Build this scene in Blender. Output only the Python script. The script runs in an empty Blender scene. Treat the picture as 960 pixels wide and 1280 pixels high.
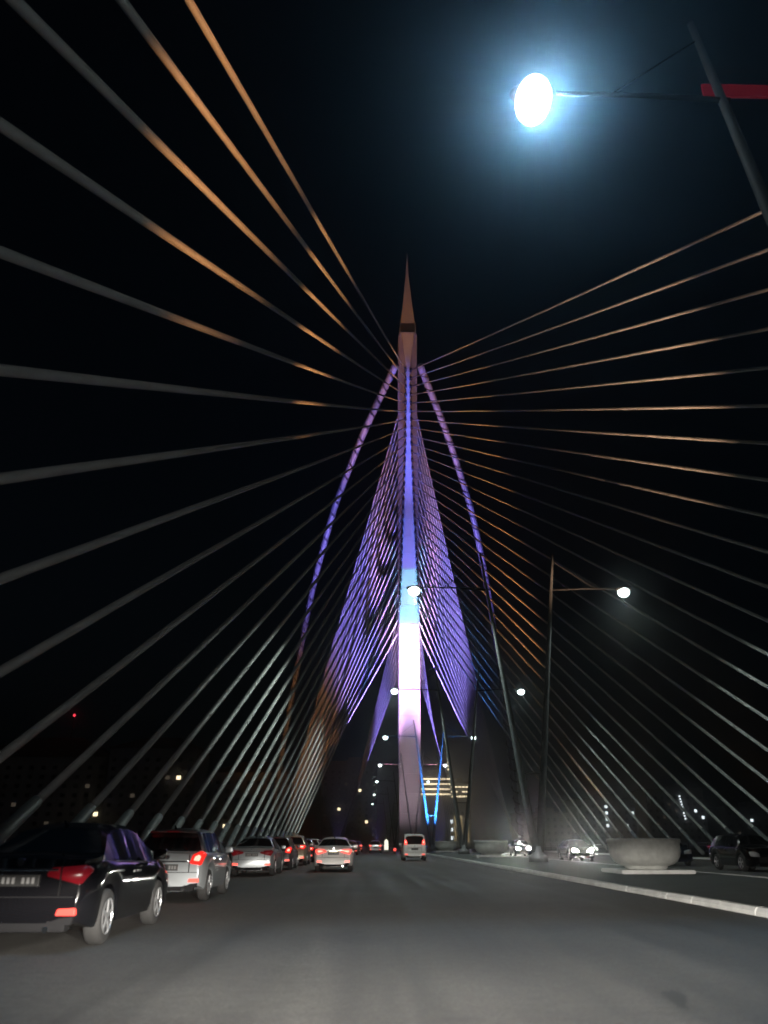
import bpy, bmesh, math, random
from mathutils import Vector, Matrix
R = math.radians
random.seed(7)
S = bpy.context.scene
C = S.collection

# ------------------------------------------------------------------ camera, sky, exposure
CX = 10.4                      # centre line of the bridge; the road runs along +Y
cam_d = bpy.data.cameras.new('camera'); cam = bpy.data.objects.new('camera', cam_d); C.objects.link(cam)
cam_d.sensor_fit = 'VERTICAL'; cam_d.sensor_height = 24.0
cam_d.lens = 24.0 * 967.0 / 1280.0
cam_d.clip_start = 0.1; cam_d.clip_end = 6000
cam.location = (0, 0, 1.2)
cam.rotation_euler = (R(90) + math.atan(414 / 967.0), 0, -R(1.31))
S.camera = cam
cam_d.dof.use_dof = True; cam_d.dof.focus_distance = 70; cam_d.dof.aperture_fstop = .7; cam_d.dof.aperture_blades = 0
W = bpy.data.worlds.new('World'); S.world = W; W.use_nodes = True
nt = W.node_tree
sky = nt.nodes.new('ShaderNodeTexSky'); sky.sky_type = 'NISHITA'; sky.sun_disc = False
sky.sun_elevation = R(22); sky.sun_rotation = R(150)
bg = nt.nodes['Background']; bg.inputs['Strength'].default_value = 0.00055
nt.links.new(sky.outputs[0], bg.inputs['Color'])
sun_d = bpy.data.lights.new('night_fill_sun', 'SUN'); sun_d.energy = 0.034; sun_d.angle = R(0.5); sun_d.color = (1, .95, .88)  # weak fill added to lift building fronts and stays, no moon in view
sun = bpy.data.objects.new('night_fill_sun', sun_d); C.objects.link(sun)
sun.rotation_euler = (R(68), 0, R(30))
S.view_settings.view_transform = 'Standard'; S.view_settings.look = 'None'
S.view_settings.exposure = 0.0; S.view_settings.gamma = 1.0; S.view_settings.use_curve_mapping = False
S.cycles.use_denoising = True; S.cycles.filter_width = 1.7
S.cycles.max_bounces = 5; S.cycles.diffuse_bounces = 2; S.cycles.glossy_bounces = 3
S.cycles.volume_bounces = 0; S.cycles.sample_clamp_indirect = 3.0

# ------------------------------------------------------------------ helpers
def tag(o, label=None, cat=None, group=None, kind=None):
    if label: o['label'] = label
    if cat: o['category'] = cat
    if group: o['group'] = group
    if kind: o['kind'] = kind
    return o
def thing(name, label, cat, loc=(0, 0, 0), rz=0, group=None):
    o = bpy.data.objects.new(name, None); C.objects.link(o); o.empty_display_size = .2
    o.location = loc; o.rotation_euler = (0, 0, rz)
    return tag(o, label, cat, group)
def obj(name, me, mat=None, parent=None, smooth=False, loc=None, rot=None):
    if isinstance(me, bmesh.types.BMesh):
        m = bpy.data.meshes.new(name); me.to_mesh(m); me.free(); me = m
    if mat is not None and not me.materials: me.materials.append(mat)
    if smooth:
        for p in me.polygons: p.use_smooth = True
    o = bpy.data.objects.new(name, me); C.objects.link(o)
    if parent: o.parent = parent
    if loc is not None: o.location = loc
    if rot is not None: o.rotation_euler = rot
    return o
def box(bm, c, s, rz=0):
    g = bmesh.ops.create_cube(bm, size=1.0)
    M = Matrix.Translation(c) @ Matrix.Rotation(rz, 4, 'Z') @ Matrix.Diagonal((s[0], s[1], s[2], 1))
    bmesh.ops.transform(bm, matrix=M, verts=g['verts']); return g['verts']
def boxm(c, s, rz=0, bev=0):
    bm = bmesh.new(); box(bm, c, s, rz)
    if bev: bmesh.ops.bevel(bm, geom=list(bm.edges), offset=bev, segments=2, affect='EDGES', profile=.7)
    return bm
def tube(bm, pts, rads, n=8, caps=True, flat=None):
    pts = [Vector(p) for p in pts]
    if not hasattr(rads, '__len__'): rads = [rads] * len(pts)
    rings = []
    for i, p in enumerate(pts):
        t = (pts[min(i + 1, len(pts) - 1)] - pts[max(i - 1, 0)]).normalized()
        ref = Vector((0, 0, 1)) if abs(t.z) < .95 else Vector((0, 1, 0))
        u = t.cross(ref).normalized(); v = u.cross(t).normalized()
        fv = flat or 1
        rings.append([bm.verts.new(p + u * (rads[i] * math.cos(2 * math.pi * k / n)) + v * (rads[i] * fv * math.sin(2 * math.pi * k / n))) for k in range(n)])
    for a, b in zip(rings, rings[1:]):
        for k in range(n):
            bm.faces.new((a[k], a[(k + 1) % n], b[(k + 1) % n], b[k]))
    if caps:
        bm.faces.new(rings[0][::-1]); bm.faces.new(rings[-1])
    bmesh.ops.recalc_face_normals(bm, faces=bm.faces)
def tubem(pts, rads, n=8, **k):
    bm = bmesh.new(); tube(bm, pts, rads, n, **k); return bm
def lathe(bm, prof, n=32):
    rings = [[bm.verts.new((r * math.cos(2 * math.pi * k / n), r * math.sin(2 * math.pi * k / n), z)) for k in range(n)] for r, z in prof]
    for a, b in zip(rings, rings[1:]):
        for k in range(n): bm.faces.new((a[k], a[(k + 1) % n], b[(k + 1) % n], b[k]))
    bm.faces.new(rings[0][::-1]); bm.faces.new(rings[-1])
def sheet(x0, x1, y0, y1, z, nx=1, ny=1):
    bm = bmesh.new()
    vs = [[bm.verts.new((x0 + (x1 - x0) * i / nx, y0 + (y1 - y0) * j / ny, z)) for i in range(nx + 1)] for j in range(ny + 1)]
    for j in range(ny):
        for i in range(nx): bm.faces.new((vs[j][i], vs[j][i + 1], vs[j + 1][i + 1], vs[j + 1][i]))
    return bm
def lerp_tab(tab, x):
    if x <= tab[0][0]: return tab[0][1]
    for (a, fa), (b, fb) in zip(tab, tab[1:]):
        if x <= b: return fa + (fb - fa) * (x - a) / (b - a)
    return tab[-1][1]

_m = {}
def mat(name, col, rough=.6, metal=0, var=0, scale=3, bump=0, bscale=60, coat=0, spec=None, trans=0):
    if name in _m: return _m[name]
    m = bpy.data.materials.new(name); m.use_nodes = True; _m[name] = m
    n = m.node_tree; b = n.nodes['Principled BSDF']
    b.inputs['Base Color'].default_value = (*col, 1); b.inputs['Roughness'].default_value = rough; b.inputs['Metallic'].default_value = metal
    if coat: b.inputs['Coat Weight'].default_value = coat; b.inputs['Coat Roughness'].default_value = .04
    if spec is not None: b.inputs['Specular IOR Level'].default_value = spec
    if trans: b.inputs['Transmission Weight'].default_value = trans
    tc = n.nodes.new('ShaderNodeTexCoord')
    if var:
        a = n.nodes.new('ShaderNodeTexNoise'); a.inputs['Scale'].default_value = scale; a.inputs['Detail'].default_value = 6; a.inputs['Roughness'].default_value = .65
        n.links.new(tc.outputs['Object'], a.inputs['Vector'])
        r = n.nodes.new('ShaderNodeMapRange'); r.inputs[1].default_value = .3; r.inputs[2].default_value = .7
        r.inputs[3].default_value = 1 - var; r.inputs[4].default_value = 1 + var
        n.links.new(a.outputs['Fac'], r.inputs[0])
        x = n.nodes.new('ShaderNodeVectorMath'); x.operation = 'SCALE'; x.inputs[0].default_value = col
        n.links.new(r.outputs[0], x.inputs['Scale']); n.links.new(x.outputs[0], b.inputs['Base Color'])
        r2 = n.nodes.new('ShaderNodeMapRange'); r2.inputs[3].default_value = max(0, rough - .12); r2.inputs[4].default_value = min(1, rough + .12)
        n.links.new(a.outputs['Fac'], r2.inputs[0]); n.links.new(r2.outputs[0], b.inputs['Roughness'])
    if bump:
        a = n.nodes.new('ShaderNodeTexNoise'); a.inputs['Scale'].default_value = bscale; a.inputs['Detail'].default_value = 4
        n.links.new(tc.outputs['Object'], a.inputs['Vector'])
        bp = n.nodes.new('ShaderNodeBump'); bp.inputs['Strength'].default_value = bump; bp.inputs['Distance'].default_value = .02
        n.links.new(a.outputs['Fac'], bp.inputs['Height']); n.links.new(bp.outputs[0], b.inputs['Normal'])
    return m
def emat(name, col, strength, base=(.02, .02, .02)):
    if name in _m: return _m[name]
    m = mat(name, base, .3); b = m.node_tree.nodes['Principled BSDF']
    b.inputs['Emission Color'].default_value = (*col, 1); b.inputs['Emission Strength'].default_value = strength
    return m
def spot(name, loc, target, power, col, angle, blend=.4, radius=.1, parent=None, gobo=None):
    """spot lamp; gobo=(s0,s1,s2,s3): barn doors, light fades in s0..s1 and out s2..s3 (tangent of the vertical angle off the axis)"""
    d = bpy.data.lights.new(name, 'SPOT'); d.energy = power; d.color = col; d.spot_size = R(angle); d.spot_blend = blend; d.shadow_soft_size = radius
    o = bpy.data.objects.new(name, d); C.objects.link(o)
    q = (Vector(target) - Vector(loc)).to_track_quat('-Z', 'Y')
    if parent:
        o.parent = parent; o.location = Vector(loc) - parent.location
    else: o.location = loc
    o.rotation_euler = q.to_euler()
    if gobo:
        d.use_nodes = True; n = d.node_tree; em = n.nodes['Emission']
        tc = n.nodes.new('ShaderNodeTexCoord'); sp = n.nodes.new('ShaderNodeSeparateXYZ')
        n.links.new(tc.outputs['Normal'], sp.inputs[0])
        ab = n.nodes.new('ShaderNodeMath'); ab.operation = 'DIVIDE'
        n.links.new(sp.outputs['Y'], ab.inputs[0]); n.links.new(sp.outputs['Z'], ab.inputs[1])
        sg = n.nodes.new('ShaderNodeMath'); sg.operation = 'MULTIPLY'; sg.inputs[1].default_value = GSIGN
        n.links.new(ab.outputs[0], sg.inputs[0])
        a = n.nodes.new('ShaderNodeMapRange'); a.interpolation_type = 'SMOOTHSTEP'; a.inputs[1].default_value = gobo[0]; a.inputs[2].default_value = gobo[1]
        b = n.nodes.new('ShaderNodeMapRange'); b.interpolation_type = 'SMOOTHSTEP'; b.inputs[1].default_value = gobo[2]; b.inputs[2].default_value = gobo[3]
        b.inputs[3].default_value = 1; b.inputs[4].default_value = 0
        n.links.new(sg.outputs[0], a.inputs[0]); n.links.new(sg.outputs[0], b.inputs[0])
        mu = n.nodes.new('ShaderNodeMath'); mu.operation = 'MULTIPLY'
        n.links.new(a.outputs[0], mu.inputs[0]); n.links.new(b.outputs[0], mu.inputs[1]); n.links.new(mu.outputs[0], em.inputs['Strength'])
        if len(gobo) > 4:      # side doors
            dx = n.nodes.new('ShaderNodeMath'); dx.operation = 'DIVIDE'; n.links.new(sp.outputs['X'], dx.inputs[0]); n.links.new(sp.outputs['Z'], dx.inputs[1])
            ax = n.nodes.new('ShaderNodeMath'); ax.operation = 'ABSOLUTE'; n.links.new(dx.outputs[0], ax.inputs[0])
            c = n.nodes.new('ShaderNodeMapRange'); c.interpolation_type = 'SMOOTHSTEP'; c.inputs[1].default_value = gobo[4]; c.inputs[2].default_value = gobo[4] * 1.35
            c.inputs[3].default_value = 1; c.inputs[4].default_value = 0; n.links.new(ax.outputs[0], c.inputs[0])
            m2 = n.nodes.new('ShaderNodeMath'); m2.operation = 'MULTIPLY'; n.links.new(mu.outputs[0], m2.inputs[0]); n.links.new(c.outputs[0], m2.inputs[1])
            n.links.new(m2.outputs[0], em.inputs['Strength'])
    return o
GSIGN = -1.0

# ------------------------------------------------------------------ materials
M_ASPH = mat('asphalt', (.07, .068, .063), .78, var=.3, scale=.9, bump=.35, bscale=45)
def asphalt():
    m = bpy.data.materials.new('worn_asphalt'); m.use_nodes = True; n = m.node_tree; b = n.nodes['Principled BSDF']
    tc = n.nodes.new('ShaderNodeTexCoord')
    def noise(scale, vec=None, detail=5):
        a = n.nodes.new('ShaderNodeTexNoise'); a.inputs['Scale'].default_value = scale; a.inputs['Detail'].default_value = detail; a.inputs['Roughness'].default_value = .6
        src = tc.outputs['Object']
        if vec:
            mp = n.nodes.new('ShaderNodeMapping'); mp.inputs['Scale'].default_value = vec; n.links.new(src, mp.inputs['Vector']); src = mp.outputs[0]
        n.links.new(src, a.inputs['Vector']); return a.outputs['Fac']
    def rng(fac, lo, hi, a=.3, c=.7):
        q = n.nodes.new('ShaderNodeMapRange'); q.inputs[1].default_value = a; q.inputs[2].default_value = c; q.inputs[3].default_value = lo; q.inputs[4].default_value = hi
        n.links.new(fac, q.inputs[0]); return q.outputs[0]
    def mul(x, y):
        q = n.nodes.new('ShaderNodeMath'); q.operation = 'MULTIPLY'; n.links.new(x, q.inputs[0]); n.links.new(y, q.inputs[1]); return q.outputs[0]
    grain = noise(70, detail=3)
    f = mul(rng(noise(.35), .78, 1.2), rng(noise(1.0, (1.5, .05, 1)), .78, 1.2))     # patches, wheel track streaks along the lane
    f = mul(f, rng(noise(6), .82, 1.18)); f = mul(f, rng(noise(24, detail=3), .72, 1.28)); f = mul(f, rng(grain, .4, 1.6))
    v = n.nodes.new('ShaderNodeVectorMath'); v.operation = 'SCALE'; v.inputs[0].default_value = (.072, .069, .063); n.links.new(f, v.inputs['Scale']); n.links.new(v.outputs[0], b.inputs['Base Color'])
    n.links.new(rng(noise(1.0, (1.5, .05, 1)), .62, .9), b.inputs['Roughness'])
    bp_ = n.nodes.new('ShaderNodeBump'); bp_.inputs['Strength'].default_value = .5; bp_.inputs['Distance'].default_value = .012; n.links.new(grain, bp_.inputs['Height']); n.links.new(bp_.outputs[0], b.inputs['Normal'])
    return m
M_ASPH = asphalt()
M_KERB = mat('kerb_concrete', (.55, .56, .55), .8, var=.18, scale=2.2, bump=.2)
M_PAVE = mat('median_paving', (.075, .09, .085), .85, var=.3, scale=1.6, bump=.3, bscale=25)
M_CONC = mat('pylon_concrete', (.46, .44, .43), .75, var=.07, scale=.35, bump=.1, bscale=6)
M_STAY = mat('stay_sheath', (.76, .76, .75), .5, var=.1, scale=.6)
M_STAYD = mat('inner_stay_sheath_dimmed', (.16, .16, .17), .6)  # sheath colour darkened to stand for the dim light on these stays
M_STEEL = mat('painted_steel', (.26, .27, .32), .45, var=.08, scale=1.2)
M_POST = mat('lamp_post_steel', (.16, .172, .178), .55, metal=.0, var=.12, scale=2)
M_BRK = mat('bracket_grey', (.035, .037, .04), .7)
M_DARK = mat('dark_metal', (.03, .03, .032), .5)
M_POT = mat('planter_stone', (.5, .51, .49), .8, var=.2, scale=3, bump=.25, bscale=30)
M_SOIL = mat('planter_soil', (.03, .024, .018), .95, var=.3, scale=9, bump=.5)
M_LAMP = emat('lamp_white_glass', (.86, 1.0, 1.0), 10)
M_LAMPFAR = emat('lamp_white_glass_far', (.8, 1.0, .96), 6)
M_WATER = mat('lake_water', (.004, .007, .009), .12, bump=.15, bscale=.6)
M_LAND = mat('bank_soil', (.03, .035, .025), .95, var=.4, scale=.05)

# ------------------------------------------------------------------ setting
tag(obj('water', sheet(-2500, 2500, -600, 3500, -14), M_WATER), kind='structure')
bm = bmesh.new()
prof = [(228, -14.2), (240, -4), (248, -.35), (3000, -.35)]
vs = [[bm.verts.new((x, y, z)) for x in (-2000, -300, -60, 80, 300, 2000)] for y, z in prof]
for a, b in zip(vs, vs[1:]):
    for i in range(5): bm.faces.new((a[i], a[i + 1], b[i + 1], b[i]))
tag(obj('ground', bm, M_LAND), kind='structure')
XL, XR = CX - 18.9, CX + 18.9          # deck edges, the stays anchor here
KL, KR = 7.05, 2 * CX - 7.05           # median kerbs
RL = -6.35                             # left kerb of our carriageway
Y0, Y1 = -70, 420
bm = bmesh.new(); box(bm, (CX, (Y0 + 240) / 2, -.85), (39.2, 240 - Y0, 1.3)); box(bm, (CX, (Y0 + 236) / 2, -2.6), (24, 236 - Y0, 2.2))
tag(obj('bridge_deck', bm, M_KERB), kind='structure')
tag(obj('road', sheet(RL, KL, Y0, Y1, 0, 6, 60), M_ASPH), kind='structure')
tag(obj('opposite_road', sheet(KR, 2 * CX - RL, Y0, Y1, 0, 6, 60), M_ASPH), kind='structure')
tag(obj('median', boxm((CX, (Y0 + Y1) / 2, -.03), (KR - KL - .38, Y1 - Y0, .30)), M_PAVE), kind='structure')
def kerb(name, x, side):
    # kerb in unit lengths with open joints, profile with a chamfered road edge
    bm = bmesh.new(); L = 1.5; y = Y0
    w = .19
    pr = [(0, -.2), (0, .07), (.05 * side, .135), (w * side, .14), (w * side, -.2)]
    while y < 230:
        dz = random.uniform(-.006, .006); dx = random.uniform(-.006, .006)
        a = [bm.verts.new((x + px + dx, y + .014, pz + dz)) for px, pz in pr]
        b = [bm.verts.new((x + px + dx, y + L - .014, pz + dz)) for px, pz in pr]
        for i in range(4): bm.faces.new((a[i], a[i + 1], b[i + 1], b[i]))
        bm.faces.new(a); bm.faces.new(b[::-1]); y += L
    bmesh.ops.recalc_face_normals(bm, faces=bm.faces)
    tag(obj(name, bm, M_KERB), kind='structure')
kerb('kerb_median_left', KL, 1); kerb('kerb_median_right', KR, -1)
kerb('kerb_road_left', RL, -1); kerb('kerb_road_right', 2 * CX - RL, 1)
M_WALK = mat('sidewalk_paving', (.1, .1, .095), .85, var=.2, scale=2, bump=.2)
for nm, x0, x1 in (('sidewalk_left', CX - 19.6, RL - .2), ('sidewalk_right', 2 * CX - RL + .2, CX + 19.6)):
    tag(obj(nm, boxm(((x0 + x1) / 2, (Y0 + 240) / 2, -.03), (x1 - x0, 240 - Y0, .29)), M_WALK), kind='structure')
# tar repair on the asphalt near the camera
bm = bmesh.new(); pts = []
for i in range(26):
    a = i / 26 * 2 * math.pi
    pts.append(bm.verts.new((2.62 + math.cos(a) * .085 * (1 + .3 * math.sin(3 * a)) + .10 * math.sin(a), 7.5 + math.sin(a) * .42 * (1 + .15 * math.cos(5 * a)), .004)))
bm.faces.new(pts)
tag(obj('tar_patch', bm, mat('tar', (.035, .034, .032), .7)), 'thin dark tar patch on the asphalt at the lower right', 'tar patch')

# railings on the deck edges: one thing each, posts and rails are parts
def railing(x, label):
    t = thing('railing', label, 'railing', (x, 0, .115))
    for z in (.45, .8, 1.1):
        obj('rail', tubem([(0, Y0, z), (0, 236, z)], .035, 6), M_DARK, t)
    pm = bmesh.new(); box(pm, (0, 0, .55), (.07, .07, 1.1)); me = bpy.data.meshes.new('post'); pm.to_mesh(me); pm.free()
    y = 2.0
    while y < 236: obj('post', me, M_DARK, t, loc=(0, y, 0)); y += 4.4
railing(CX - 19.35, 'dark pedestrian railing along the left edge of the bridge deck')
railing(CX + 19.35, 'dark pedestrian railing along the right edge of the bridge deck')

# ------------------------------------------------------------------ bridge: pylon, stays, curved ties
PW = 2.52
def axis_y(z): return 195.0 - .15 * z
bridge = thing('cable_stayed_bridge', 'tall floodlit concrete bridge pylon with spire, fanned stay cables and curved steel ties', 'bridge', (CX, 195, 0))
def bp(x, y, z): return (x - CX, y - 195, z)
def wf(z):   # half width of the front panel: full below, a narrow rib near the top, then opening again
    return lerp_tab([(0, PW), (46, PW), (50.4, PW * .93), (64, 1.95), (78, 1.35), (95, .72), (112, .55), (118, .55), (128.2, 1.75)], z)
def section(z, ins=0):
    ay = axis_y(z); f = wf(z) - ins * .3; w = PW - ins; D = 3.0 - ins
    c = (PW - wf(z)) * 1.55
    return [(CX - f, ay - D, z), (CX + f, ay - D, z), (CX + w, ay - D + c, z), (CX + w, ay + D, z), (CX - w, ay + D, z), (CX - w, ay - D + c, z)]
bm = bmesh.new(); rings = []
z = -1.0
zs = []
while z < 128.2:
    z1 = min(z + 4.3, 128.2)
    zs += [(z + .03, 0), (z1 - .07, 0), (z1 - .03, .06), (z1, .06)]
    z = z1
for zz, ins in zs: rings.append([bm.verts.new(bp(*p)) for p in section(zz, ins)])
for a, b in zip(rings, rings[1:]):
    for k in range(6): bm.faces.new((a[k], a[(k + 1) % 6], b[(k + 1) % 6], b[k]))
bm.faces.new(rings[0][::-1]); bm.faces.new(rings[-1]); bmesh.ops.recalc_face_normals(bm, faces=bm.faces)
pylon = obj('pylon', bm, M_CONC, bridge)
def ring4(bm, z, hw, hd):
    ay = axis_y(z); return [bm.verts.new(bp(CX + sx * hw, ay + sy * hd, z)) for sx, sy in ((-1, -1), (1, -1), (1, 1), (-1, 1))]
bm = bmesh.new(); a = ring4(bm, 128.21, 1.85, 2.2); b = ring4(bm, 131.3, 1.85, 2.2); bm.faces.new(a[::-1]); bm.faces.new(b)
for k in range(4): bm.faces.new((a[k], a[(k + 1) % 4], b[(k + 1) % 4], b[k]))
obj('neck', bm, M_DARK, bridge)
bm = bmesh.new(); a = ring4(bm, 131.31, 1.9, 2.3); m1 = ring4(bm, 140, 1.0, 1.25); m2 = ring4(bm, 147.5, .34, .42); b = ring4(bm, 154.2, .05, .05)
bm.faces.new(a[::-1]); bm.faces.new(b)
for p, q in ((a, m1), (m1, m2), (m2, b)):
    for k in range(4): bm.faces.new((p[k], p[(k + 1) % 4], q[(k + 1) % 4], q[k]))
obj('spire', bm, mat('spire_cladding', (.4, .36, .33), .55, var=.08), bridge)
for sx in (-1, 1):
    for sy in (-1, 1):
        obj('corner_fin', tubem([bp(CX + sx * 2.1, axis_y(128) + sy * 2.4, 127.6), bp(CX + sx * 2.0, axis_y(131) + sy * 2.3, 131.6)], [.22, .1], 6), M_STEEL, bridge)
# stays of the main span: thirty on each side
def sag_pts(a, b, sag, n=14):
    a, b = Vector(a), Vector(b)
    return [a.lerp(b, i / n) - Vector((0, 0, sag * 4 * (i / n) * (1 - i / n))) for i in range(n + 1)]
NM = 30
bxm = bmesh.new(); box(bxm, (0, 0, 0), (.62, .9, .95)); abox = bpy.data.meshes.new('anchor_box'); bxm.to_mesh(abox); bxm.free(); abox.materials.append(M_DARK)
for i in range(NM):
    za = lerp_tab([(0, 116.6), (NM - 1, 55.0)], i)
    za = 117.0 - 2.34 * i + .0075 * i * i
    for s in (-1, 1):
        top = Vector((CX + s * (wf(za) + .06), axis_y(za) - 3.05, za))
        yd = -23.4 + 4.14 * i if s < 0 else -26.8 + 4.75 * i
        bot = Vector((CX + s * 18.9, yd, .55))
        d = (top - bot).normalized()
        sag = .0012 * (top - bot).length
        st = obj('stay_cable', tubem([bp(*p) for p in sag_pts(bot, top, sag)], .12, 8), M_STAY, bridge, True)
        obj('anchor_sleeve', tubem([bp(*(bot - d * .4)), bp(*(bot + d * 3.2))], [.2, .16], 10), M_POST, st, True)
        ab = obj('anchor_box', abox, None, pylon, loc=bp(CX + s * (wf(za) + .1), axis_y(za) - 3.0, za))
# back stays, spread to wide anchorages on the far bank
NB = 19
for i in range(NB):
    t = i / (NB - 1)
    za = 106.5 - 57 * t
    for s in (-1, 1):
        top = Vector((CX + s * (PW - .05), axis_y(za) + 1.2, za))
        bot = Vector((CX + s * (41.5 - 3.5 * t), 292 - 34 * t, .4))
        st = obj('back_stay', tubem([bp(*p) for p in sag_pts(bot, top, .9, 8)], .13, 6), M_STAY, bridge, True)
        # clamps along the stay, darker bands one can see from the road
        d = (top - bot)
# inner back stays down to the deck edges
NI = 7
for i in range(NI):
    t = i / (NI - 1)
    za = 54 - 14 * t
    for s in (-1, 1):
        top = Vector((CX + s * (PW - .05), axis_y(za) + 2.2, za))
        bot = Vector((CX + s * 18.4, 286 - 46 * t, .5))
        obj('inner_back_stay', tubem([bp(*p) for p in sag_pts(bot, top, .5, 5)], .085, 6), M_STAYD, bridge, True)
# curved steel ties
TIE = [(3.2, 175.5, 119.5), (7.6, 183.8, 113.6), (12.1, 192.6, 107.1), (16.2, 201.4, 100.1), (20.2, 210.1, 92.5), (23.6, 219.4, 83.9), (26.9, 229.2, 74.4), (29.6, 238.3, 64.8), (36.6, 263.7, 36.3), (43.9, 290, 0.5)]
def catmull(P, n=6):
    P = [Vector(p) for p in P]; out = []
    for i in range(len(P) - 1):
        a, b, c, d = P[max(i - 1, 0)], P[i], P[i + 1], P[min(i + 2, len(P) - 1)]
        for k in range(n):
            t = k / n
            out.append(.5 * ((2 * b) + (c - a) * t + (2 * a - 5 * b + 4 * c - d) * t * t + (3 * b - a - 3 * c + d) * t ** 3))
    out.append(P[-1]); return out
for s in (-1, 1):
    path = catmull([(s * x, y - 195, z) for x, y, z in TIE])
    ti = obj('curved_tie', tubem(path, [.95 - .2 * i / (len(path) - 1) for i in range(len(path))], 14), M_STEEL, bridge, True)
    # helical strake wound round the tube
    hp = []; ph = 0
    for a, b in zip(path, path[1:]):
        t = (b - a); L = t.length; t.normalize(); ref = Vector((0, 0, 1)); u = t.cross(ref).normalized(); v = u.cross(t)
        m = max(2, int(L / .55))
        for k in range(m):
            hp.append(a + t * (L * k / m) + u * (math.cos(ph) * .93) + v * (math.sin(ph) * .93)); ph += 2 * math.pi * (L / m) / 4.2
    obj('helical_strake', tubem(hp, .26, 5), M_DARK, ti)
    obj('anchor_block', boxm((s * 43.9, 95.5, .6), (3.5, 5, 2.2), 0, .15), M_KERB, bridge)

# ------------------------------------------------------------------ floodlights
def floodlight(loc, target, power, col, angle, label, group, blend=.4, gobo=None, size=.5, glow=12):
    t = thing('floodlight', label, 'floodlight', loc, 0, group)
    loc = Vector(loc); d = (Vector(target) - loc).normalized()
    q = d.to_track_quat('-Z', 'Y').to_matrix().to_4x4()
    h = .55
    obj('stand', boxm((0, 0, .06), (.4, .4, .12)), M_DARK, t)
    bm = bmesh.new(); box(bm, (0, -.3 * size * 1.9, .3), (.05, .06, .6)); box(bm, (0, .3 * size * 1.9, .3), (.05, .06, .6)); obj('bracket', bm, M_DARK, t)
    bm = boxm((0, 0, .16), (size, size * .8, .3), 0, .03); bmesh.ops.transform(bm, matrix=Matrix.Translation((0, 0, h)) @ q, verts=bm.verts)
    hs = obj('housing', bm, M_DARK, t)
    bm = boxm((0, 0, 0), (size * .88, size * .68, .03)); bmesh.ops.transform(bm, matrix=Matrix.Translation((0, 0, h)) @ q, verts=bm.verts)
    m = emat('flood_glass_%.2f_%.2f_%.2f_%d' % (*col, glow), col, glow)
    obj('lens', bm, m, hs)
    spot('flood_beam', loc + Vector((0, 0, h)) + d * .08, target, power, col, angle, blend, .12, t, gobo)
def barn(loc, aim_z, z0, z1, z2, z3):
    """tangents for the barn doors so that the beam on the pylon front fades in z0..z1 and out z2..z3"""
    def el(z): return math.atan2(z - loc[2] - .55, axis_y(z) - 3 - loc[1])
    e = el(aim_z); return tuple(math.tan(el(q) - e) for q in (z0, z1, z2, z3)) + (3.3 / math.hypot(aim_z, axis_y(aim_z) - 3 - loc[1]),)
PINK = (1, .62, .72); CYAN = (.16, .62, 1); BLUE = (.18, .22, 1); PURP = (.5, .32, 1); WARM = (1, .5, .2); AMBER = (1, .42, .14)
FG = 'floodlights aimed at the pylon front'
fy = 142
for z_aim, zz, pw, col, ang, lab, dx in (
        (43, (23, 45, 50.2, 50.7), 1.0e6, PINK, 50, 'pink-white floodlight on the median aimed at the lower pylon', 0),
        (57, (50.3, 50.6, 63.7, 64.4), 1.0e6, CYAN, 40, 'cyan floodlight on the median aimed at the middle of the pylon', -.9),
        (80, (63.8, 64.6, 74, 92), 9e5, (.09, .17, 1), 60, 'blue floodlight on the median aimed above the middle of the pylon', .9),
        (100, (78, 92, 112, 122), 3.4e6, (.08, .13, 1), 50, 'blue floodlight on the median aimed at the upper rib', 1.8),
        (30, (0, 12, 26, 42), 6e4, (1, .74, .92), 60, 'mauve floodlight on the median aimed at the pylon foot', -1.8)):
    loc = (CX + dx, fy, .12)
    floodlight(loc, (CX, axis_y(z_aim) - 3, z_aim), pw, col, ang, lab, FG, .25, barn(loc, z_aim, *zz), glow=3)
for s, nm in ((-1, 'left'), (1, 'right')):
    x = CX + s * 19.1
    floodlight((CX + s * 15.5, 152, .13), (CX + s * 11, 216, 66), 7e5, (.3, .23, 1), 42, 'violet floodlight at the kerb side before the pylon aimed at the %s back stays' % nm, 'violet floodlights', 1, glow=2)
    floodlight((CX + s * 7.5, 201, .12), (CX + s * 8, 209, 80), 4.6e5, (.34, .25, 1), 62, 'violet floodlight beside the pylon foot aimed steeply at the %s back stays' % nm, 'violet floodlights', 1, glow=2)
    floodlight((CX + s * 6.5, 184, .12), (CX + s * 5, 192, 96), 4.2e5, (1, .42, .66), 24, 'rose floodlight close to the %s side of the pylon' % nm, 'rose floodlights', .8, glow=2)
    floodlight((CX + s * 13, 168, .12), (CX + s * 10, 182, 112), 9e4, (.1, .1, 1), 24, 'violet floodlight in front of the pylon aimed at the %s curved tie' % nm, 'violet tie floodlights', .8, glow=2)
    floodlight((x, 92, .14), (CX + s * 3, 168, 98), 2.8e5, AMBER, 24, 'amber floodlight at the %s deck edge aimed at the pylon head' % nm, 'amber floodlights', .8, glow=10)
floodlight((8.0, 14, .12), (-4.4, 20, 27), 2.4e4, AMBER, 38, 'added amber floodlight on the median beside the camera aimed at the highest left stay', 'amber stay floodlights', .9, glow=3)  # amber and tan median floods are unseen, added to warm the upper stays
floodlight((11.2, 35.7, .12), (-2.6, 42, 38.5), 5e4, AMBER, 30, 'added amber floodlight on the median aimed up at the highest left stays', 'amber stay floodlights', .9, glow=3)
floodlight((12.9, 93, .12), (16, 132, 80), 2.6e5, AMBER, 46, 'added amber floodlight on the median aimed up at the right stays', 'amber stay floodlights', .9, glow=3)
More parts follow.
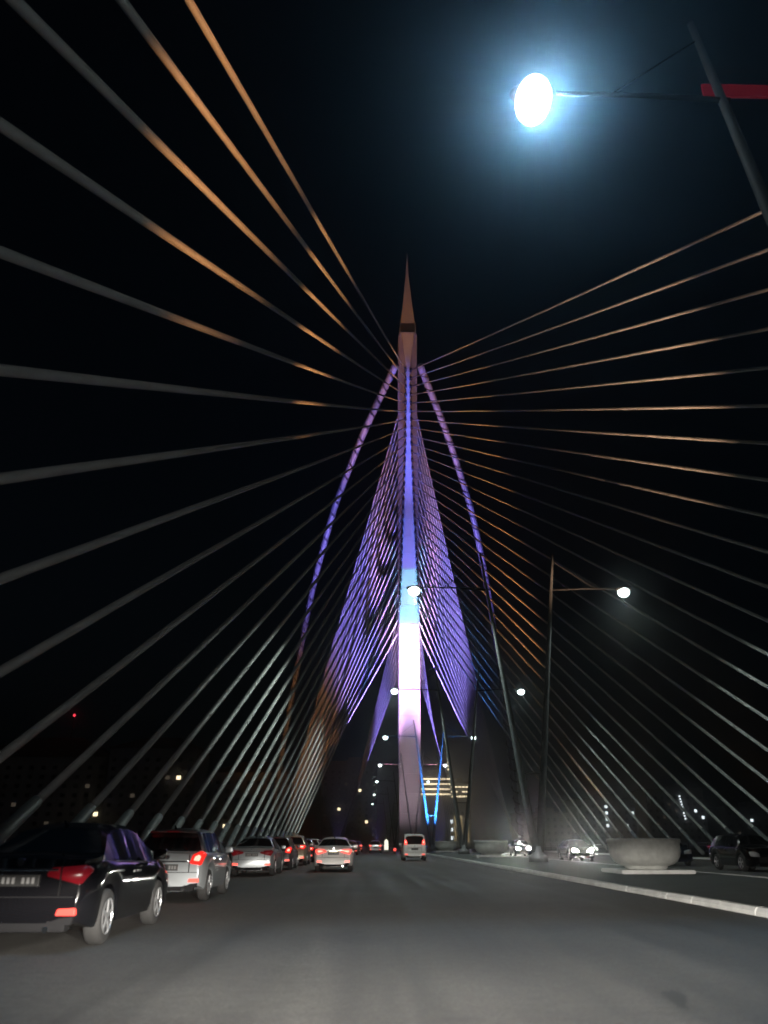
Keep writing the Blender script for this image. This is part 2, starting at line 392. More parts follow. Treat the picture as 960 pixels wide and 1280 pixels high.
floodlight((12.9, 15, .12), (24.6, 24, 33), 3.4e4, (1, .6, .36), 50, 'added tan floodlight on the median beside the camera aimed at the highest right stays', 'amber stay floodlights', .9, glow=3)
floodlight((12.2, 36.2, .12), (20.5, 66, 58), 9e4, (1, .6, .36), 40, 'added tan floodlight hidden behind the large planter aimed at the highest right stays', 'amber stay floodlights', .9, glow=3)
floodlight((XL - .5, 118, .14), (CX - 30, 250, 40), 5.0e5, AMBER, 28, 'amber floodlight at the left deck edge below the last main stays', 'amber stay floodlights', .8, glow=18)
floodlight((XR + .5, 160, .14), (XR - 4, 205, 60), 1.2e4, AMBER, 40, 'amber floodlight at the right deck edge behind the van', 'amber stay floodlights', .8, glow=24)

# ------------------------------------------------------------------ street lamps
LZ = 17.35
def street_lamp(y, label, far=False, power=9000, LX=7.4, glass=(.42, .4, .36)):
    t = thing('street_lamp', label, 'street lamp', (CX + .3, y, .12), 0, 'V shaped street lamps on the median')
    obj('base', tubem([(0, 0, 0), (0, 0, .35), (0, 0, .5), (0, 0, .9)], [.62, .6, .34, .3], 16), M_POST, t, True)
    for s in (-1, 1):
        top = Vector((s * 2.62, 0, 20.2)); bot = Vector((s * .12, 0, .6))
        arm = obj('post', tubem([bot.lerp(top, k / 10) for k in range(11)], [.27 - .19 * k / 10 for k in range(11)], 12), M_POST, t, True)
        zb = LZ + .12; xb = s * (.12 + 2.5 * (zb - .6) / 19.6)
        br = obj('bracket_arm', tubem([(xb * .93, 0, zb), (s * LX * .6, 0, zb + .12), (s * (LX - .35), 0, zb + .14)], [.075, .06, .05], 8), M_BRK, t, True)
        obj('stay_rod', tubem([(s * 2.55, 0, 19.6), (s * LX * .72, 0, zb + .16)], .02, 5), M_BRK, t)
        bm = bmesh.new(); bmesh.ops.create_uvsphere(bm, u_segments=20, v_segments=10, radius=1)
        bmesh.ops.transform(bm, matrix=Matrix.Translation((s * LX, 0, zb + .1)) @ Matrix.Diagonal((.56, .3, .17, 1)), verts=bm.verts)
        lum = obj('luminaire', bm, M_POST, t, True)
        bm = bmesh.new(); bmesh.ops.create_uvsphere(bm, u_segments=20, v_segments=10, radius=1)
        bmesh.ops.transform(bm, matrix=Matrix.Translation((s * LX, 0, zb - .12)) @ Matrix.Diagonal((*glass, 1)), verts=bm.verts)
        obj('lamp_glass', bm, M_LAMPFAR if far else M_LAMP, lum, True)
        if y < 20:      # nearest lamp: beam set before its glass, aimed at the camera for the halo
            spot('lamp_beam', (CX + .3 + s * LX, y - .55, zb - .72), (CX + .3 + s * LX, y - 14, 0), power * (1 if s < 0 else .2), (.3, .64, 1), 104, .45, .12, t)
        else:
            spot('lamp_beam', (CX + .3 + s * LX, y, zb - .12 - glass[2] - .12), (CX + .3 + s * LX, y, 0), power * (1 if s < 0 else .3), (.84, 1, .93), 150, .4, .12, t)
    for z in (5.2,):
        xb = .12 + 2.5 * (z - .6) / 19.6
        obj('tie_bar', tubem([(-xb, 0, z), (xb, 0, z)], .05, 8), M_POST, t)
    return t
LAMPS = [(13.0, 'street lamp almost overhead whose blazing head hangs highest in the picture', 3900),
         (52.0, 'tall V shaped street lamp behind the large planter, nearest on the median', 3800),
         (91.0, 'V shaped street lamp between the two small planters, second along the median', 3800),
         (134.0, 'V shaped street lamp with posts lit bright blue beside the pylon', 400),
         (184.0, 'faint V shaped street lamp standing just before the pylon foot', 400),
         (235.0, 'distant V shaped street lamp just beyond the pylon', 300),
         (300.0, 'very distant V shaped street lamp on the far bank', 300),
         (372.0, 'farthest V shaped street lamp on the far bank', 300)]
for k, (y, lab, pw) in enumerate(LAMPS): t = street_lamp(y, lab, k > 0, pw, *((6.85, (.42, .58, .5)) if k == 0 else ()))
# added panel and hanger, standing in for a red glow of unknown source
t = thing('red_glow_stand_in', 'added red panel standing in for a red glow, high up at the right edge under the overhead lamp arm', 'sign', (CX + .3 - 2.3 + .75, 13.1, 17.75))
obj('panel', boxm((0, 0, .3), (2.2, .06, .42), 0, .02), emat('red_glow_panel', (1, .03, .09), .05, (.33, .012, .03)), t)
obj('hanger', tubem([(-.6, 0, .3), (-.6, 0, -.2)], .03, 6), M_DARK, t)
# blue floodlights at the foot of the blue lamp
for s, nm in ((-1, 'left'), (1, 'right')):
    floodlight((CX + .3 + s * 1.2, 129.5, .12), (CX + .3 + s * 1.4, 134.0, 11), 7e4, (.05, .26, 1), 62, 'blue floodlight at the foot of the blue lit lamp, %s of its posts' % nm, 'blue lamp post floodlights', .6, size=.3, glow=4)

# ------------------------------------------------------------------ planters
def planter(x, y, label, s=1.0):
    t = thing('planter', label, 'planter', (x, y, .12), 0, 'round stone planters on the median')
    bm = bmesh.new(); box(bm, (0, 0, .07 * s), (2.9 * s, 2.9 * s, .14 * s)); bmesh.ops.bevel(bm, geom=list(bm.edges), offset=.03, segments=2, affect='EDGES')
    obj('plinth', bm, M_KERB, t)
    bm = bmesh.new(); lathe(bm, [(r * s, z * s) for r, z in [(.8, .14), (.84, .2), (.84, .25), (1.05, .31), (1.25, .43), (1.37, .62), (1.41, .85), (1.41, 1.1), (1.45, 1.13), (1.46, 1.22), (1.44, 1.27), (1.36, 1.28), (1.34, 1.22), (1.3, 1.1)]], 40)
    obj('bowl', bm, M_POT, t, True)
    bm = bmesh.new(); lathe(bm, [(1.32 * s, 1.12 * s), (1.1 * s, 1.2 * s), (.3 * s, 1.24 * s)], 28); obj('soil', bm, M_SOIL, t, True)
planter(11.2, 33.6, 'large pale stone bowl planter nearest on the median, on a square slab', .98)
planter(10.9, 72.5, 'pale stone bowl planter before the second V shaped lamp', 1.02)
planter(10.9, 112.5, 'small distant stone bowl planter right of the white van', 1.05)

# ------------------------------------------------------------------ vehicles
M_GLASS = mat('car_glass', (.008, .009, .01), .06, spec=.6)
M_TYRE = mat('tyre_rubber', (.015, .015, .015), .85)
M_RIM = mat('alloy_rim', (.55, .56, .58), .3, metal=.8)
M_TRIM = mat('black_trim', (.008, .008, .009), .85, spec=.15)
M_CHROME = mat('chrome_trim', (.8, .8, .82), .12, metal=1)
M_PLATE = mat('number_plate', (.02, .02, .02), .4)
M_PLTXT = mat('plate_letters', (.16, .16, .16), .6)
M_TAIL = emat('tail_light_on', (1, .03, .02), 1.1, (.2, .008, .008)); M_CORE = emat('tail_bulb', (1, .14, .1), 6.5)
M_TAILB = emat('tail_light_bright', (1, .07, .05), 2.6, (.2, .008, .008))
M_TAILD = emat('tail_light_dim', (1, .03, .05), .05, (.12, .004, .008))
M_REFL = emat('reflector_red_glow', (1, .1, .06), 1.6, (.4, .02, .02))  # headlight thrown back by the reflector, put in as a glow
M_HEAD = emat('headlight_on', (1, .95, .85), 40)
M_HEADOFF = mat('headlight_glass', (.5, .52, .55), .1, metal=.4)
M_PLATEL = emat('plate_lamp', (1, .85, .55), 3.0)
def paint(name, col, metal=.35, rough=.3): return mat('paint_' + name, col, rough, metal, coat=.8)
KIND = {
  # L, W, top profile (y from rear, z), belt profile, rear glass interval, windscreen interval, side windows, roof half width
  'sedan': dict(L=4.5, W=1.74, T=[(0, .86), (.08, 1.02), (.62, 1.06), (.68, 1.08), (1.28, 1.39), (1.75, 1.47), (2.4, 1.475), (2.9, 1.42), (3.55, 1.0), (3.62, .99), (4.25, .86), (4.5, .6)],
                B=[(0, .82), (.1, .95), (.7, .99), (3.5, .92), (4.2, .76), (4.5, .55)], rg=(.70, 1.26), ws=(2.95, 3.5), sw=[(1.15, 1.95), (2.03, 2.95)], ax=(.92, 3.6), rw=.56),
  'hatch': dict(L=4.05, W=1.70, T=[(0, .8), (.06, .98), (.12, 1.02), (.42, 1.44), (.55, 1.5), (1.4, 1.53), (2.2, 1.51), (2.6, 1.44), (3.25, 1.03), (3.32, 1.01), (3.85, .86), (4.05, .62)],
                B=[(0, .78), (.1, .98), (.5, 1.0), (3.1, .93), (3.8, .78), (4.05, .56)], rg=(.13, .41), ws=(2.63, 3.2), sw=[(.55, .85), (.92, 1.7), (1.78, 2.66)], ax=(.72, 3.25), rw=.58),
  'suv': dict(L=4.55, W=1.84, T=[(0, .85), (.08, 1.06), (.16, 1.12), (.55, 1.52), (.7, 1.6), (1.6, 1.65), (2.5, 1.62), (2.95, 1.54), (3.55, 1.13), (3.65, 1.1), (4.3, .98), (4.55, .7)],
                B=[(0, .82), (.1, 1.05), (.6, 1.08), (3.5, 1.0), (4.3, .88), (4.55, .62)], rg=(.18, .54), ws=(2.98, 3.5), sw=[(.75, 1.1), (1.18, 2.0), (2.08, 2.98)], ax=(.95, 3.65), rw=.62),
  'mpv': dict(L=4.25, W=1.74, T=[(0, .85), (.05, 1.05), (.08, 1.12), (.26, 1.70), (.36, 1.8), (1.4, 1.86), (2.6, 1.83), (3.0, 1.75), (3.6, 1.2), (3.68, 1.17), (4.1, 1.0), (4.25, .7)],
                B=[(0, .82), (.08, 1.05), (.5, 1.08), (3.4, 1.0), (4.1, .9), (4.25, .62)], rg=(.085, .25), ws=(3.04, 3.56), sw=[(.42, 1.1), (1.18, 2.0), (2.08, 3.05)], ax=(.75, 3.35), rw=.7),
}
def car_protos(kind):
    k = KIND[kind]; L, Wd, T, B = k['L'], k['W'], k['T'], k['B']
    ys = {0, .02, .05, .1, L, L - .02, L - .06, L - .12}
    for tab in (T, B): ys |= {y for y, _ in tab}
    for a, b in (k['rg'], k['ws'], *k['sw']): ys |= {a, b}
    y = .15
    while y < L: ys.add(round(y, 3)); y += .11
    yl = sorted(ys); ys = [yl[0]]
    for y in yl[1:]:
        if y - ys[-1] > .008: ys.append(y)
    rad = .325 if kind in ('sedan', 'hatch', 'mpv') else .36
    rings = []
    for y in ys:
        e = min(y, L - y); w = Wd / 2 * (1 - .13 * max(0, 1 - e / .42) ** 2.2)
        w *= 1 - .05 * max(0, 1 - e / .05) ** 2
        t, b = lerp_tab(T, y), lerp_tab(B, y)
        zl = .24 + .1 * max(0, 1 - e / .3)
        for a in k['ax']:
            q = (rad + .06) ** 2 - (y - a) ** 2
            if q > 0: zl = max(zl, rad + math.sqrt(q))
        zl = min(zl, b - .2)
        h = max(0, t - b); f = min(1, h / .45)
        wg = (w - .07) * (1 - f) + k['rw'] * f
        hs = lambda q: b + h * q
        pr = [(0, .22), (w - .3, .22), (w - .3, zl), (w - .03, zl), (w - .005, min(zl + .07, b - .1)), (w + .012, zl * .4 + b * .6), (w - .004, b - .07), (w - .045, b - .005), (w - .075, b + .012 * f)]
        if f > .15: pr += [(wg + .04, hs(1) - .09 * f), (wg - .06 * f, hs(1) - .025 * f), (wg * .62, hs(1) - .003), (0, t + .012)]
        else: pr += [((w - .075) * .93, b + h * .55), ((w - .075) * .84, b + h * .8), ((w - .075) * .5, b + h * .95), (0, t + .004)]
        pts = [(x, zz) for x, zz in pr] + [(-x, zz) for x, zz in pr[-2:0:-1]]
        ring = []
        for x, zz in pts:
            yy = y
            lf = max(0, 1 - y / .35); yy += lf * (.10 * max(0, zz - .62) - .03 * (1 if .3 < zz < .62 else 0) + .05 * (abs(x) / (Wd / 2)) ** 3)
            ff = max(0, 1 - (L - y) / .4); yy -= ff * (.16 * (abs(x) / (Wd / 2)) ** 3 + .10 * max(0, zz - .5))
            ring.append((x, yy, zz))
        rings.append(ring)
    n = len(rings[0]); nh = 12        # index of the top centre point
    parts = {}
    def put(key, quad):
        vs, fs = parts.setdefault(key, ([], [])); i = len(vs); vs += quad; fs.append(tuple(range(i, i + len(quad))))
    for j in range(len(ys) - 1):
        ym = (ys[j] + ys[j + 1]) / 2
        for q in range(n):
            a, b2 = q, (q + 1) % n
            quad = [rings[j][a], rings[j][b2], rings[j + 1][b2], rings[j + 1][a]]
            kk = q if q < nh else n - 1 - q     # mirrored strip index
            key = 'body'
            if kk in (10, 11) and k['rg'][0] < ym < k['rg'][1]: key = 'rear_window'
            elif kk in (10, 11) and k['ws'][0] < ym < k['ws'][1]: key = 'windscreen'
            elif kk == 8:
                for w_i, (a0, a1) in enumerate(k['sw']):
                    if a0 < ym < a1: key = 'side_window_%d_%d' % (w_i, q < nh)
            put(key, quad)
    put('body', rings[0][::-1]); put('body', rings[-1])
    out = {}
    for key, (vs, fs) in parts.items():
        m = bpy.data.meshes.new(key); m.from_pydata(vs, [], fs)
        b = bmesh.new(); b.from_mesh(m); bmesh.ops.remove_doubles(b, verts=b.verts, dist=.0005)
        bmesh.ops.recalc_face_normals(b, faces=b.faces); b.to_mesh(m); b.free()
        for p in m.polygons: p.use_smooth = True
        m.set_sharp_from_angle(angle=R(32))
        out[key] = m
    bm = bmesh.new(); lathe(bm, [(rad * .62, -.1), (rad * .93, -.105), (rad, -.07), (rad, .07), (rad * .93, .105), (rad * .62, .1)], 26); tm = bpy.data.meshes.new('tyre'); bm.to_mesh(tm); bm.free(); tm.materials.append(M_TYRE)
    for p in tm.polygons: p.use_smooth = True
    bm = bmesh.new(); lathe(bm, [(rad * .6, -.08), (rad * .655, -.112), (rad * .62, -.112), (rad * .56, -.06), (.02, -.05)], 26)
    for s in range(5):
        a = s * 2 * math.pi / 5; box(bm, (math.cos(a) * rad * .33, math.sin(a) * rad * .33, -.085), (rad * .6, .055, .05), a)
    rm = bpy.data.meshes.new('rim'); bm.to_mesh(rm); bm.free(); rm.materials.append(M_RIM)
    out['_tyre'], out['_rim'], out['_rad'] = tm, rm, rad
    return out
_cp = {}
def prism(poly, y0, y1, bev=.012):
    """polygon in x-z extruded along y"""
    bm = bmesh.new(); a = [bm.verts.new((x, y0, z)) for x, z in poly]; b = [bm.verts.new((x, y1, z)) for x, z in poly]
    bm.faces.new(a); bm.faces.new(b[::-1])
    for i in range(len(poly)): bm.faces.new((a[i], b[i], b[(i + 1) % len(poly)], a[(i + 1) % len(poly)]))
    bmesh.ops.recalc_face_normals(bm, faces=bm.faces)
    if bev: bmesh.ops.bevel(bm, geom=list(bm.edges), offset=bev, segments=2, affect='EDGES')
    return bm
GAP = 0
def car(kind, label, x, y, pmat, tail=M_TAIL, heads=False, rz=0, group=None, cat='car', name='car', plate_lit=False, reflect=True, head_power=0, small=False):
    k = KIND[kind]
    if kind not in _cp: _cp[kind] = car_protos(kind)
    P = _cp[kind]; L, Wd = k['L'], k['W']; hw = Wd / 2
    t = thing(name, label, cat, (x, y, 0), rz, group)
    def inst(me, nm, mt, par=t):
        me2 = me.copy() if me.materials and me.materials[0] != mt else me
        if not me2.materials: me2.materials.append(mt)
        else: me2.materials[0] = mt
        return obj(nm, me2, None, par)
    bm_ = P['body'].copy(); bm_.materials.clear(); bm_.materials.append(pmat); body = obj('body', bm_, None, t)
    for key, me in P.items():
        if key.startswith('side_window'): inst(me, 'side_window', M_GLASS)
        elif key in ('rear_window', 'windscreen'): inst(me, key, M_GLASS)
    for a in k['ax']:
        for s in (-1, 1):
            w = obj('wheel', P['_tyre'], None, t, loc=(s * (hw - .115), a, P['_rad']), rot=(0, R(90) * s * -1, 0))
            w.rotation_euler = (0, R(90) if s < 0 else R(-90), 0)
            obj('rim', P['_rim'], None, w)
    zb = lerp_tab(k['B'], .12)
    for s in (-1, 1):
        if kind == 'mpv': poly = [(hw - .33, 1.12), (hw - .10, 1.12), (hw - .13, 1.42), (hw - .27, 1.42)]
        elif kind == 'sedan': poly = [(hw - .55, zb - .12), (hw - .12, zb - .22), (hw - .03, zb - .06), (hw - .1, zb - .0), (hw - .5, zb - .03)]
        elif kind == 'suv': poly = [(hw - .62, zb - .06), (hw - .14, zb - .16), (hw - .03, zb - .02), (hw - .1, zb + .05), (hw - .55, zb + .03)]
        else: poly = [(hw - .36, zb - .2), (hw - .1, zb - .24), (hw - .03, zb - .02), (hw - .12, zb + .06), (hw - .3, zb - .02)]
        y0, y1 = (-.005, .34) if kind != 'mpv' else (.06, .3)
        tl = obj('tail_light', prism([(s * px, pz) for px, pz in poly], y0, y1, .015), tail, t, True)
        if tail is not M_TAILD:
            cx_ = sum(p[0] for p in poly) / len(poly); cz_ = sum(p[1] for p in poly) / len(poly)
            obj('bulb_core', prism([(s * (cx_ + (px - cx_) * .5), cz_ + (pz - cz_) * .45) for px, pz in poly], y0 - .012, y0 + .05, .01), M_CORE, tl, True)
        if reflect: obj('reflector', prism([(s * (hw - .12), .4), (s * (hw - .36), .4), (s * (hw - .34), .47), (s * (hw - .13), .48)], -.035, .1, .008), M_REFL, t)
        hl = obj('headlight', prism([(s * (hw - .56), .62), (s * (hw - .15), .64), (s * (hw - .13), .84), (s * (hw - .3), .86), (s * (hw - .52), .78)], L - .27, L - .03, .02), M_HEAD if heads else M_HEADOFF, t, True)
        if heads and head_power:
            a = Matrix.Rotation(rz, 3, 'Z') @ Vector((s * (hw - .32), L + .02, .7)); d = Matrix.Rotation(rz, 3, 'Z') @ Vector((0, 20, -.35))
            o = spot('head_beam', (0, 0, 0), (4.6, 20, .05), head_power, (1, .95, .86), 16, 1, .08)     # aimed at the camera to draw out the glare
            o.parent = t; o.location = (s * (hw - .32), L + .02, .7)
        mz = lerp_tab(k['B'], k['ws'][0] - .3) + .02
        obj('mirror', boxm((s * (hw + .08), k['ws'][0] + .12, mz + .08), (.2, .1, .15), 0, .03), pmat, t, True)
        for a0, a1 in k['sw'][-2:]:
            obj('door_handle', boxm((s * (hw + .015), a0 + .08, lerp_tab(k['B'], a0) - .12), (.04, .2, .035), 0, .01), M_CHROME, t)
    obj('rear_bumper_skirt', boxm((0, .06, .3), (Wd * .74, .16, .16), 0, .04), M_TRIM, t)
    pz = {'sedan': .78, 'hatch': .7, 'suv': .78, 'mpv': .8}[kind]
    pl = obj('number_plate', boxm((0, .012 if kind != 'mpv' else .02, pz), (.5, .05, .13), 0, .008), M_PLATE, t)
    bm = bmesh.new()
    for i in range(7):
        if i == 3: continue
        box(bm, (-.18 + i * .06, -.016 if kind != 'mpv' else -.008, pz), (.035, .006, .07))
    obj('plate_letters', bm, M_PLTXT, pl)
    obj('chrome_strip', boxm((0, .0, pz + .12), (.95, .05, .028), 0, .008), M_CHROME, t)
    if plate_lit: obj('plate_lamp', boxm((0, -.015, pz + .085), (.34, .05, .05), 0, .01), M_PLATEL, t)
    obj('wiper', tubem([(0, k['rg'][0] - .0, lerp_tab(k['T'], k['rg'][0]) + .03), (.32, k['rg'][0] + .02, lerp_tab(k['T'], k['rg'][0]) + .05)], .012, 5), M_TRIM, t) if kind != 'sedan' else None
    # seams of the boot lid or tailgate, bumper line, spoiler, bumper corner vents, exhaust
    bt = lerp_tab(k['B'], .1)
    obj('bumper_seam', boxm((0, -.008, .6), (Wd * .8, .05, .012)), M_TRIM, t)
    for s in (-1, 1):
        obj('tailgate_seam', boxm((s * (hw - .36), -.002, (.6 + bt) / 2), (.01, .05, bt - .62)), M_TRIM, t)
        obj('corner_vent', prism([(s * (hw - .44), .3), (s * (hw - .16), .3), (s * (hw - .14), .39), (s * (hw - .3), .37)], -.03, .1, .008), M_TRIM, t)
    if kind != 'sedan':
        zr = lerp_tab(k['T'], k['rg'][1] + .05)
        sp = obj('spoiler', boxm((0, k['rg'][1] + .0, zr - .01), (Wd * .62, .24, .035), 0, .012), pmat, t, True)
        obj('high_brake_light', boxm((0, k['rg'][1] - .125, zr - .012), (.3, .02, .02)), M_TAILD, sp)
    obj('badge', tubem([(0, -.03, pz + .21), (0, .03, pz + .21)], .045, 12), M_CHROME, t)
    obj('exhaust', tubem([(hw - .45, -.04, .25), (hw - .45, .2, .25)], .035, 10), M_CHROME, t)
    ya = k['rg'][1] + .15
    obj('antenna', tubem([(0, ya, lerp_tab(k['T'], ya)), (0, ya - .14, lerp_tab(k['T'], ya) + .08)], [.03, .01], 6), M_TRIM, t)
    obj('front_grille', boxm((0, L - .04, .5), (.9, .06, .22), 0, .02), M_TRIM, t)
    return t
QG = 'cars queued in the left lane'
BLACK = paint('black', (.004, .004, .005), .1, .12); SILVER = paint('silver', (.4, .43, .45), .6, .28); WHITE = paint('white', (.72, .72, .70), 0, .35)
GREY = paint('grey', (.1, .105, .11), .5, .3); NAVY = paint('navy', (.012, .016, .03), .4, .3); GOLD = paint('champagne', (.4, .34, .25), .5, .3)
car('sedan', 'black car nearest at the left edge of the picture with a red bumper reflector', -4.22, 10.55, BLACK, M_TAILD, group=QG)
car('hatch', 'silver hatchback with dark rear window just ahead of the black car', -4.42, 19.15, SILVER, M_TAIL, group=QG)
car('sedan', 'silver sedan third in the left lane, ahead of the silver hatchback', -4.47, 33.6, SILVER, M_TAILD, group=QG)
car('hatch', 'dark grey hatchback fourth in the left lane, ahead of the silver sedan', -4.4, 41.5, GREY, M_TAIL, group=QG)
car('suv', 'champagne coloured car fifth in the left lane, left of the white sedan', -4.3, 49.0, GOLD, M_TAIL, group=QG)
car('sedan', 'dark sedan sixth in the left lane, its tail lights red behind the champagne car', -4.3, 57.5, NAVY, M_TAIL, group=QG)
car('hatch', 'small white hatchback seventh in the left lane', -4.3, 66, WHITE, M_TAIL, group=QG)
car('sedan', 'far grey sedan eighth in the left lane', -4.3, 75, GREY, M_TAIL, group=QG)
car('sedan', 'white sedan with red tail lights driving in the middle lane', -1.42, 38.5, WHITE, M_TAILB, plate_lit=True)
car('mpv', 'white boxy van with tall red tail lights just left of the blue lamp', 3.72, 62.6, WHITE, M_TAILB, name='van', cat='van')
FGp = 'distant cars ahead on the road'
car('sedan', 'distant dark car right of the white sedan with one bright red light', -1.6, 92, GREY, M_TAIL, group=FGp)
car('hatch', 'distant silver car midway between the white sedan and the pylon', 1.4, 112, SILVER, M_TAIL, group=FGp)
car('sedan', 'farthest dark car ahead, its red lights near the white bollard', -1.2, 128, NAVY, M_TAIL, group=FGp)
OG = 'oncoming cars with headlights on'
car('sedan', 'oncoming car with two warm headlights left of the large planter', 15.35, 63.5, BLACK, M_TAILD, True, math.pi, OG, head_power=380)
car('hatch', 'oncoming car with glaring white headlights at the foot of the nearest V lamp', 15.5, 86, NAVY, M_TAILD, True, math.pi, OG, head_power=700)
car('suv', 'dark car at the right edge in the opposite lanes', 18.3, 42.5, BLACK, M_TAILD, False, math.pi, 'dark cars in the opposite lanes')
car('sedan', 'dark sedan half hidden behind the large planter in the opposite lanes', 18.0, 52.5, NAVY, M_TAILD, False, math.pi, 'dark cars in the opposite lanes')
# low beams of the vehicle the picture is taken from (it stands below and behind the frame)
for x in (-.35, .95): spot('low_beam', (x, 1.9, .66), (x + .1, 24, .2), 17000, (1, .93, .83), 84, 1.0, .08, None, (-.2, 0.0, .0, .055))

# ------------------------------------------------------------------ small street things
t = thing('bollard', 'glowing white bollard standing left of the pylon foot', 'bollard', (3.4, 133, 0))
obj('base', boxm((0, 0, .12), (.8, .8, .24), 0, .03), M_KERB, t)
obj('shaft', tubem([(0, 0, .24), (0, 0, 1.5), (0, 0, 1.75)], [.32, .3, .1], 12), emat('bollard_glow', (1, .95, .75), 1.4, (.7, .7, .6)), t, True)
obj('arrow_disc', tubem([(0, 0, 1.75), (0, 0, 2.3)], .09, 8), M_POST, t, True)
t = thing('warning_light', 'small red warning light on the road beside the van', 'warning light', (3.75, 105, 0))
obj('base', tubem([(0, 0, 0), (0, 0, .05)], .2, 12), M_TRIM, t); obj('stem', tubem([(0, 0, .05), (0, 0, .35)], .05, 8), M_TRIM, t)
bm = bmesh.new(); bmesh.ops.create_uvsphere(bm, u_segments=14, v_segments=8, radius=.17); bmesh.ops.translate(bm, vec=(0, 0, .46), verts=bm.verts)
obj('lens', bm, M_TAILB, t, True)
t = thing('keep_left_sign', 'small round blue sign with white arrow at the foot of the blue lamp', 'sign', (11.6, 124, .12))
obj('post', tubem([(0, 0, 0), (0, 0, .7)], .04, 8), M_POST, t)
bm = bmesh.new(); lathe(bm, [(.42, -.02), (.42, .02)], 28); bmesh.ops.transform(bm, matrix=Matrix.Translation((0, 0, .9)) @ Matrix.Rotation(R(90), 4, 'X'), verts=bm.verts)
ds = obj('disc', bm, emat('sign_blue_glow', (.05, .2, 1), .8, (.02, .08, .5)), t)  # light returned by the reflective disc and arrow is put in as emission
obj('arrow', prism([(-.28, .72), (-.28, .98), (-.18, .9), (.18, 1.2), (.26, 1.12), (-.1, .82), (-.02, .72)], -.035, -.022, 0), emat('sign_white_glow', (.8, .9, 1), 1.2, (.8, .8, .8)), ds)

# ------------------------------------------------------------------ buildings
M_WALL = mat('render_wall', (.28, .27, .26), .85, var=.12, scale=.3)
M_WALL2 = mat('grey_wall', (.2, .2, .2), .85, var=.12, scale=.3)
M_ROOF = mat('roof_tiles', (.12, .07, .05), .8, var=.2)
M_WIN = mat('window_dark', (.01, .012, .014), .15)
WARMW = emat('window_lit_warm', (1, .8, .5), 3.0); COOLW = emat('window_lit_cool', (.85, .95, 1), 2.6); DIMW = emat('window_lit_dim', (1, .8, .6), .07)
def wmesh(w, h):
    bm = bmesh.new(); box(bm, (0, -.03, 0), (w, .08, h)); me = bpy.data.meshes.new('window'); bm.to_mesh(me); bm.free(); return me
def building(name, label, x0, x1, y, depth, h, cols, rows, wall, lit=(), dim=(), roof=None, z0=-.35, wz=(.1, .92), frac=(.38, .42), litm=None):
    t = thing(name, label, 'building', ((x0 + x1) / 2, y, z0)); w = x1 - x0
    obj('wall', boxm((0, depth / 2, h / 2), (w, depth, h)), wall, t)
    cw, rh = w / cols, h * (wz[1] - wz[0]) / rows
    base = wmesh(cw * frac[0], rh * frac[1]); var = {}
    for r in range(rows):
        for c in range(cols):
            m = (litm or WARMW) if (c, r) in lit else DIMW if (c, r) in dim else M_WIN
            if m not in var: me = base.copy(); me.materials.append(m); var[m] = me
            obj('window', var[m], None, t, loc=(-w / 2 + (c + .5) * cw, 0, h * wz[0] + (r + .5) * rh))
    if roof == 'hip':
        bm = bmesh.new(); a = [bm.verts.new(p) for p in ((-w / 2 - 1, -1, h), (w / 2 + 1, -1, h), (w / 2 + 1, depth + 1, h), (-w / 2 - 1, depth + 1, h))]
        b = [bm.verts.new(p) for p in ((-w * .2, depth / 2, h + w * .16), (w * .2, depth / 2, h + w * .16))]
        for f in ((a[0], a[1], b[1], b[0]), (a[1], a[2], b[1]), (a[2], a[3], b[0], b[1]), (a[3], a[0], b[0]), (a[3], a[2], a[1], a[0])): bm.faces.new(f)
        obj('roof', bm, M_ROOF, t)
    else:
        obj('parapet', boxm((0, depth / 2, h + .35), (w + .8, depth + .8, .7)), wall, t)
        obj('plant_room', boxm((w * .1, depth / 2, h + 2), (w * .3, depth * .4, 2.6)), wall, t)
    return t
b = building('apartment_building', 'dark apartment block at the left edge with a red light on its mast', -160, -104, 330, 30, 34, 12, 8, M_WALL, {(11, 2)}, {(10, 5), (4, 3), (7, 1), (1, 6)}, 'hip')
obj('mast', tubem([(6, 15, 42), (6, 15, 52)], [.3, .12], 6), M_DARK, b)
bm = bmesh.new(); bmesh.ops.create_uvsphere(bm, u_segments=10, v_segments=6, radius=.55); bmesh.ops.translate(bm, vec=(6, 15, 52.4), verts=bm.verts); obj('aviation_light', bm, emat('aviation_red', (1, .06, .1), 2.5), b)
building('apartment_building', 'dark apartment block with two lit windows behind the left stays', -100, -66, 318, 26, 36, 8, 9, M_WALL2, {(6, 6)}, {(5, 6), (2, 4), (7, 2)}, 'hip')
building('apartment_building', 'low dark apartment block behind the foot of the left stays', -64, -30, 345, 24, 29, 8, 7, M_WALL, {(1, 1)}, {(6, 3), (3, 5)}, 'hip')
building('office_block', 'dark office block left of the pylon with few lit windows', -22, 6, 420, 24, 40, 8, 11, M_WALL2, {(2, 4), (6, 2), (5, 7)}, {(3, 8)})
t = building('office_block', 'lit office building right of the pylon with bright floor bands', 31, 54, 520, 28, 42, 7, 4, M_WALL2, {(c, r) for c in range(7) for r in range(4)}, wz=(.68, .97), frac=(1.0, .32), litm=WARMW)
obj('light_string', tubem([(10.5, -.3, 44), (10.5, -.3, 58)], .3, 6), M_DARK, t)
for k in range(7):
    bm = bmesh.new(); bmesh.ops.create_uvsphere(bm, u_segments=8, v_segments=6, radius=.55); obj('marker_lamp', bm, WARMW, t, loc=(10.5, -.8, 45 + k * 2.1))
building('office_block', 'lower wing of the lit office building with broken rows of windows', 54.2, 66, 521, 26, 37, 5, 3, M_WALL2, {(c, r) for c in range(5) for r in range(3)} - {(2, 1)}, wz=(.74, .97), frac=(.72, .3))
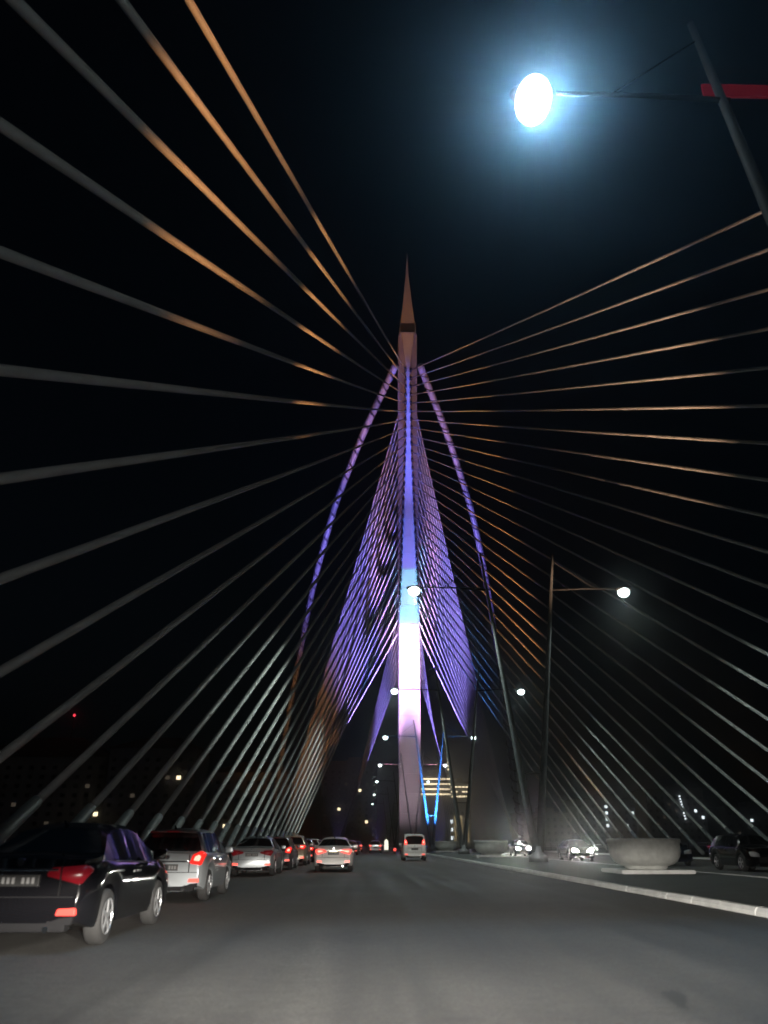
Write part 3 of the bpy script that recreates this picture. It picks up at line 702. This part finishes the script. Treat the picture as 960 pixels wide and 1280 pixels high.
t = building('office_block', 'gold lit portico building behind the second V lamp', 47.5, 60, 470, 20, 21, 4, 4, M_WALL, {(0, 0), (0, 1), (0, 2)}, {(2, 1), (2, 2)}, litm=COOLW)
for k in range(3):
    obj('column', boxm((-3 + k * 3.6, -1.2, 9), (1.1, 1, 14), 0, .1), emat('portico_gold_glow', (1, .75, .35), .35, (.5, .4, .25)), t)  # gold light falling on the columns, painted as a glow of their own
building('apartment_building', 'dark block on the right with a column of four lit windows', 108, 138, 420, 24, 22, 9, 6, M_WALL2, {(4, 2), (4, 3), (4, 4), (4, 5), (8, 4), (7, 2)}, {(1, 3), (6, 2), (2, 1), (0, 4), (6, 5)}, litm=COOLW)
t = building('apartment_building', 'dark block at the far right with a dotted vertical light strip', 146, 176, 425, 24, 27, 9, 7, M_WALL, {(7, 4), (8, 3)}, {(1, 2), (4, 4), (3, 5), (2, 3)}, litm=COOLW)
for k in range(9):
    bm = bmesh.new(); box(bm, (0, 0, 0), (.6, .3, .75)); obj('marker_lamp', bm, COOLW, t, loc=(2.5 + .18 * k, -.4, 24 - k * 1.35))
building('apartment_building', 'dark low block at the right edge with scattered windows', 182, 215, 415, 24, 18, 9, 5, M_WALL2, {(3, 3)}, {(6, 2), (1, 1)}, litm=COOLW)
building('apartment_building', 'dark low block between the nearest V lamp and the large planter', 76, 102, 410, 22, 15, 8, 4, M_WALL, set(), {(2, 2), (4, 2), (3, 1), (6, 3)})

# ------------------------------------------------------------------ haze
bm = boxm((0, 1400, 85), (3600, 4400, 202))
hz = obj('haze', bm); tag(hz, kind='stuff')
m = bpy.data.materials.new('haze_air'); m.use_nodes = True; n = m.node_tree; n.nodes.remove(n.nodes['Principled BSDF'])
v = n.nodes.new('ShaderNodeVolumePrincipled'); v.inputs['Color'].default_value = (.9, .95, 1, 1); v.inputs['Density'].default_value = .0017; v.inputs['Anisotropy'].default_value = .962
n.links.new(v.outputs[0], n.nodes['Material Output'].inputs['Volume']); hz.data.materials.append(m)
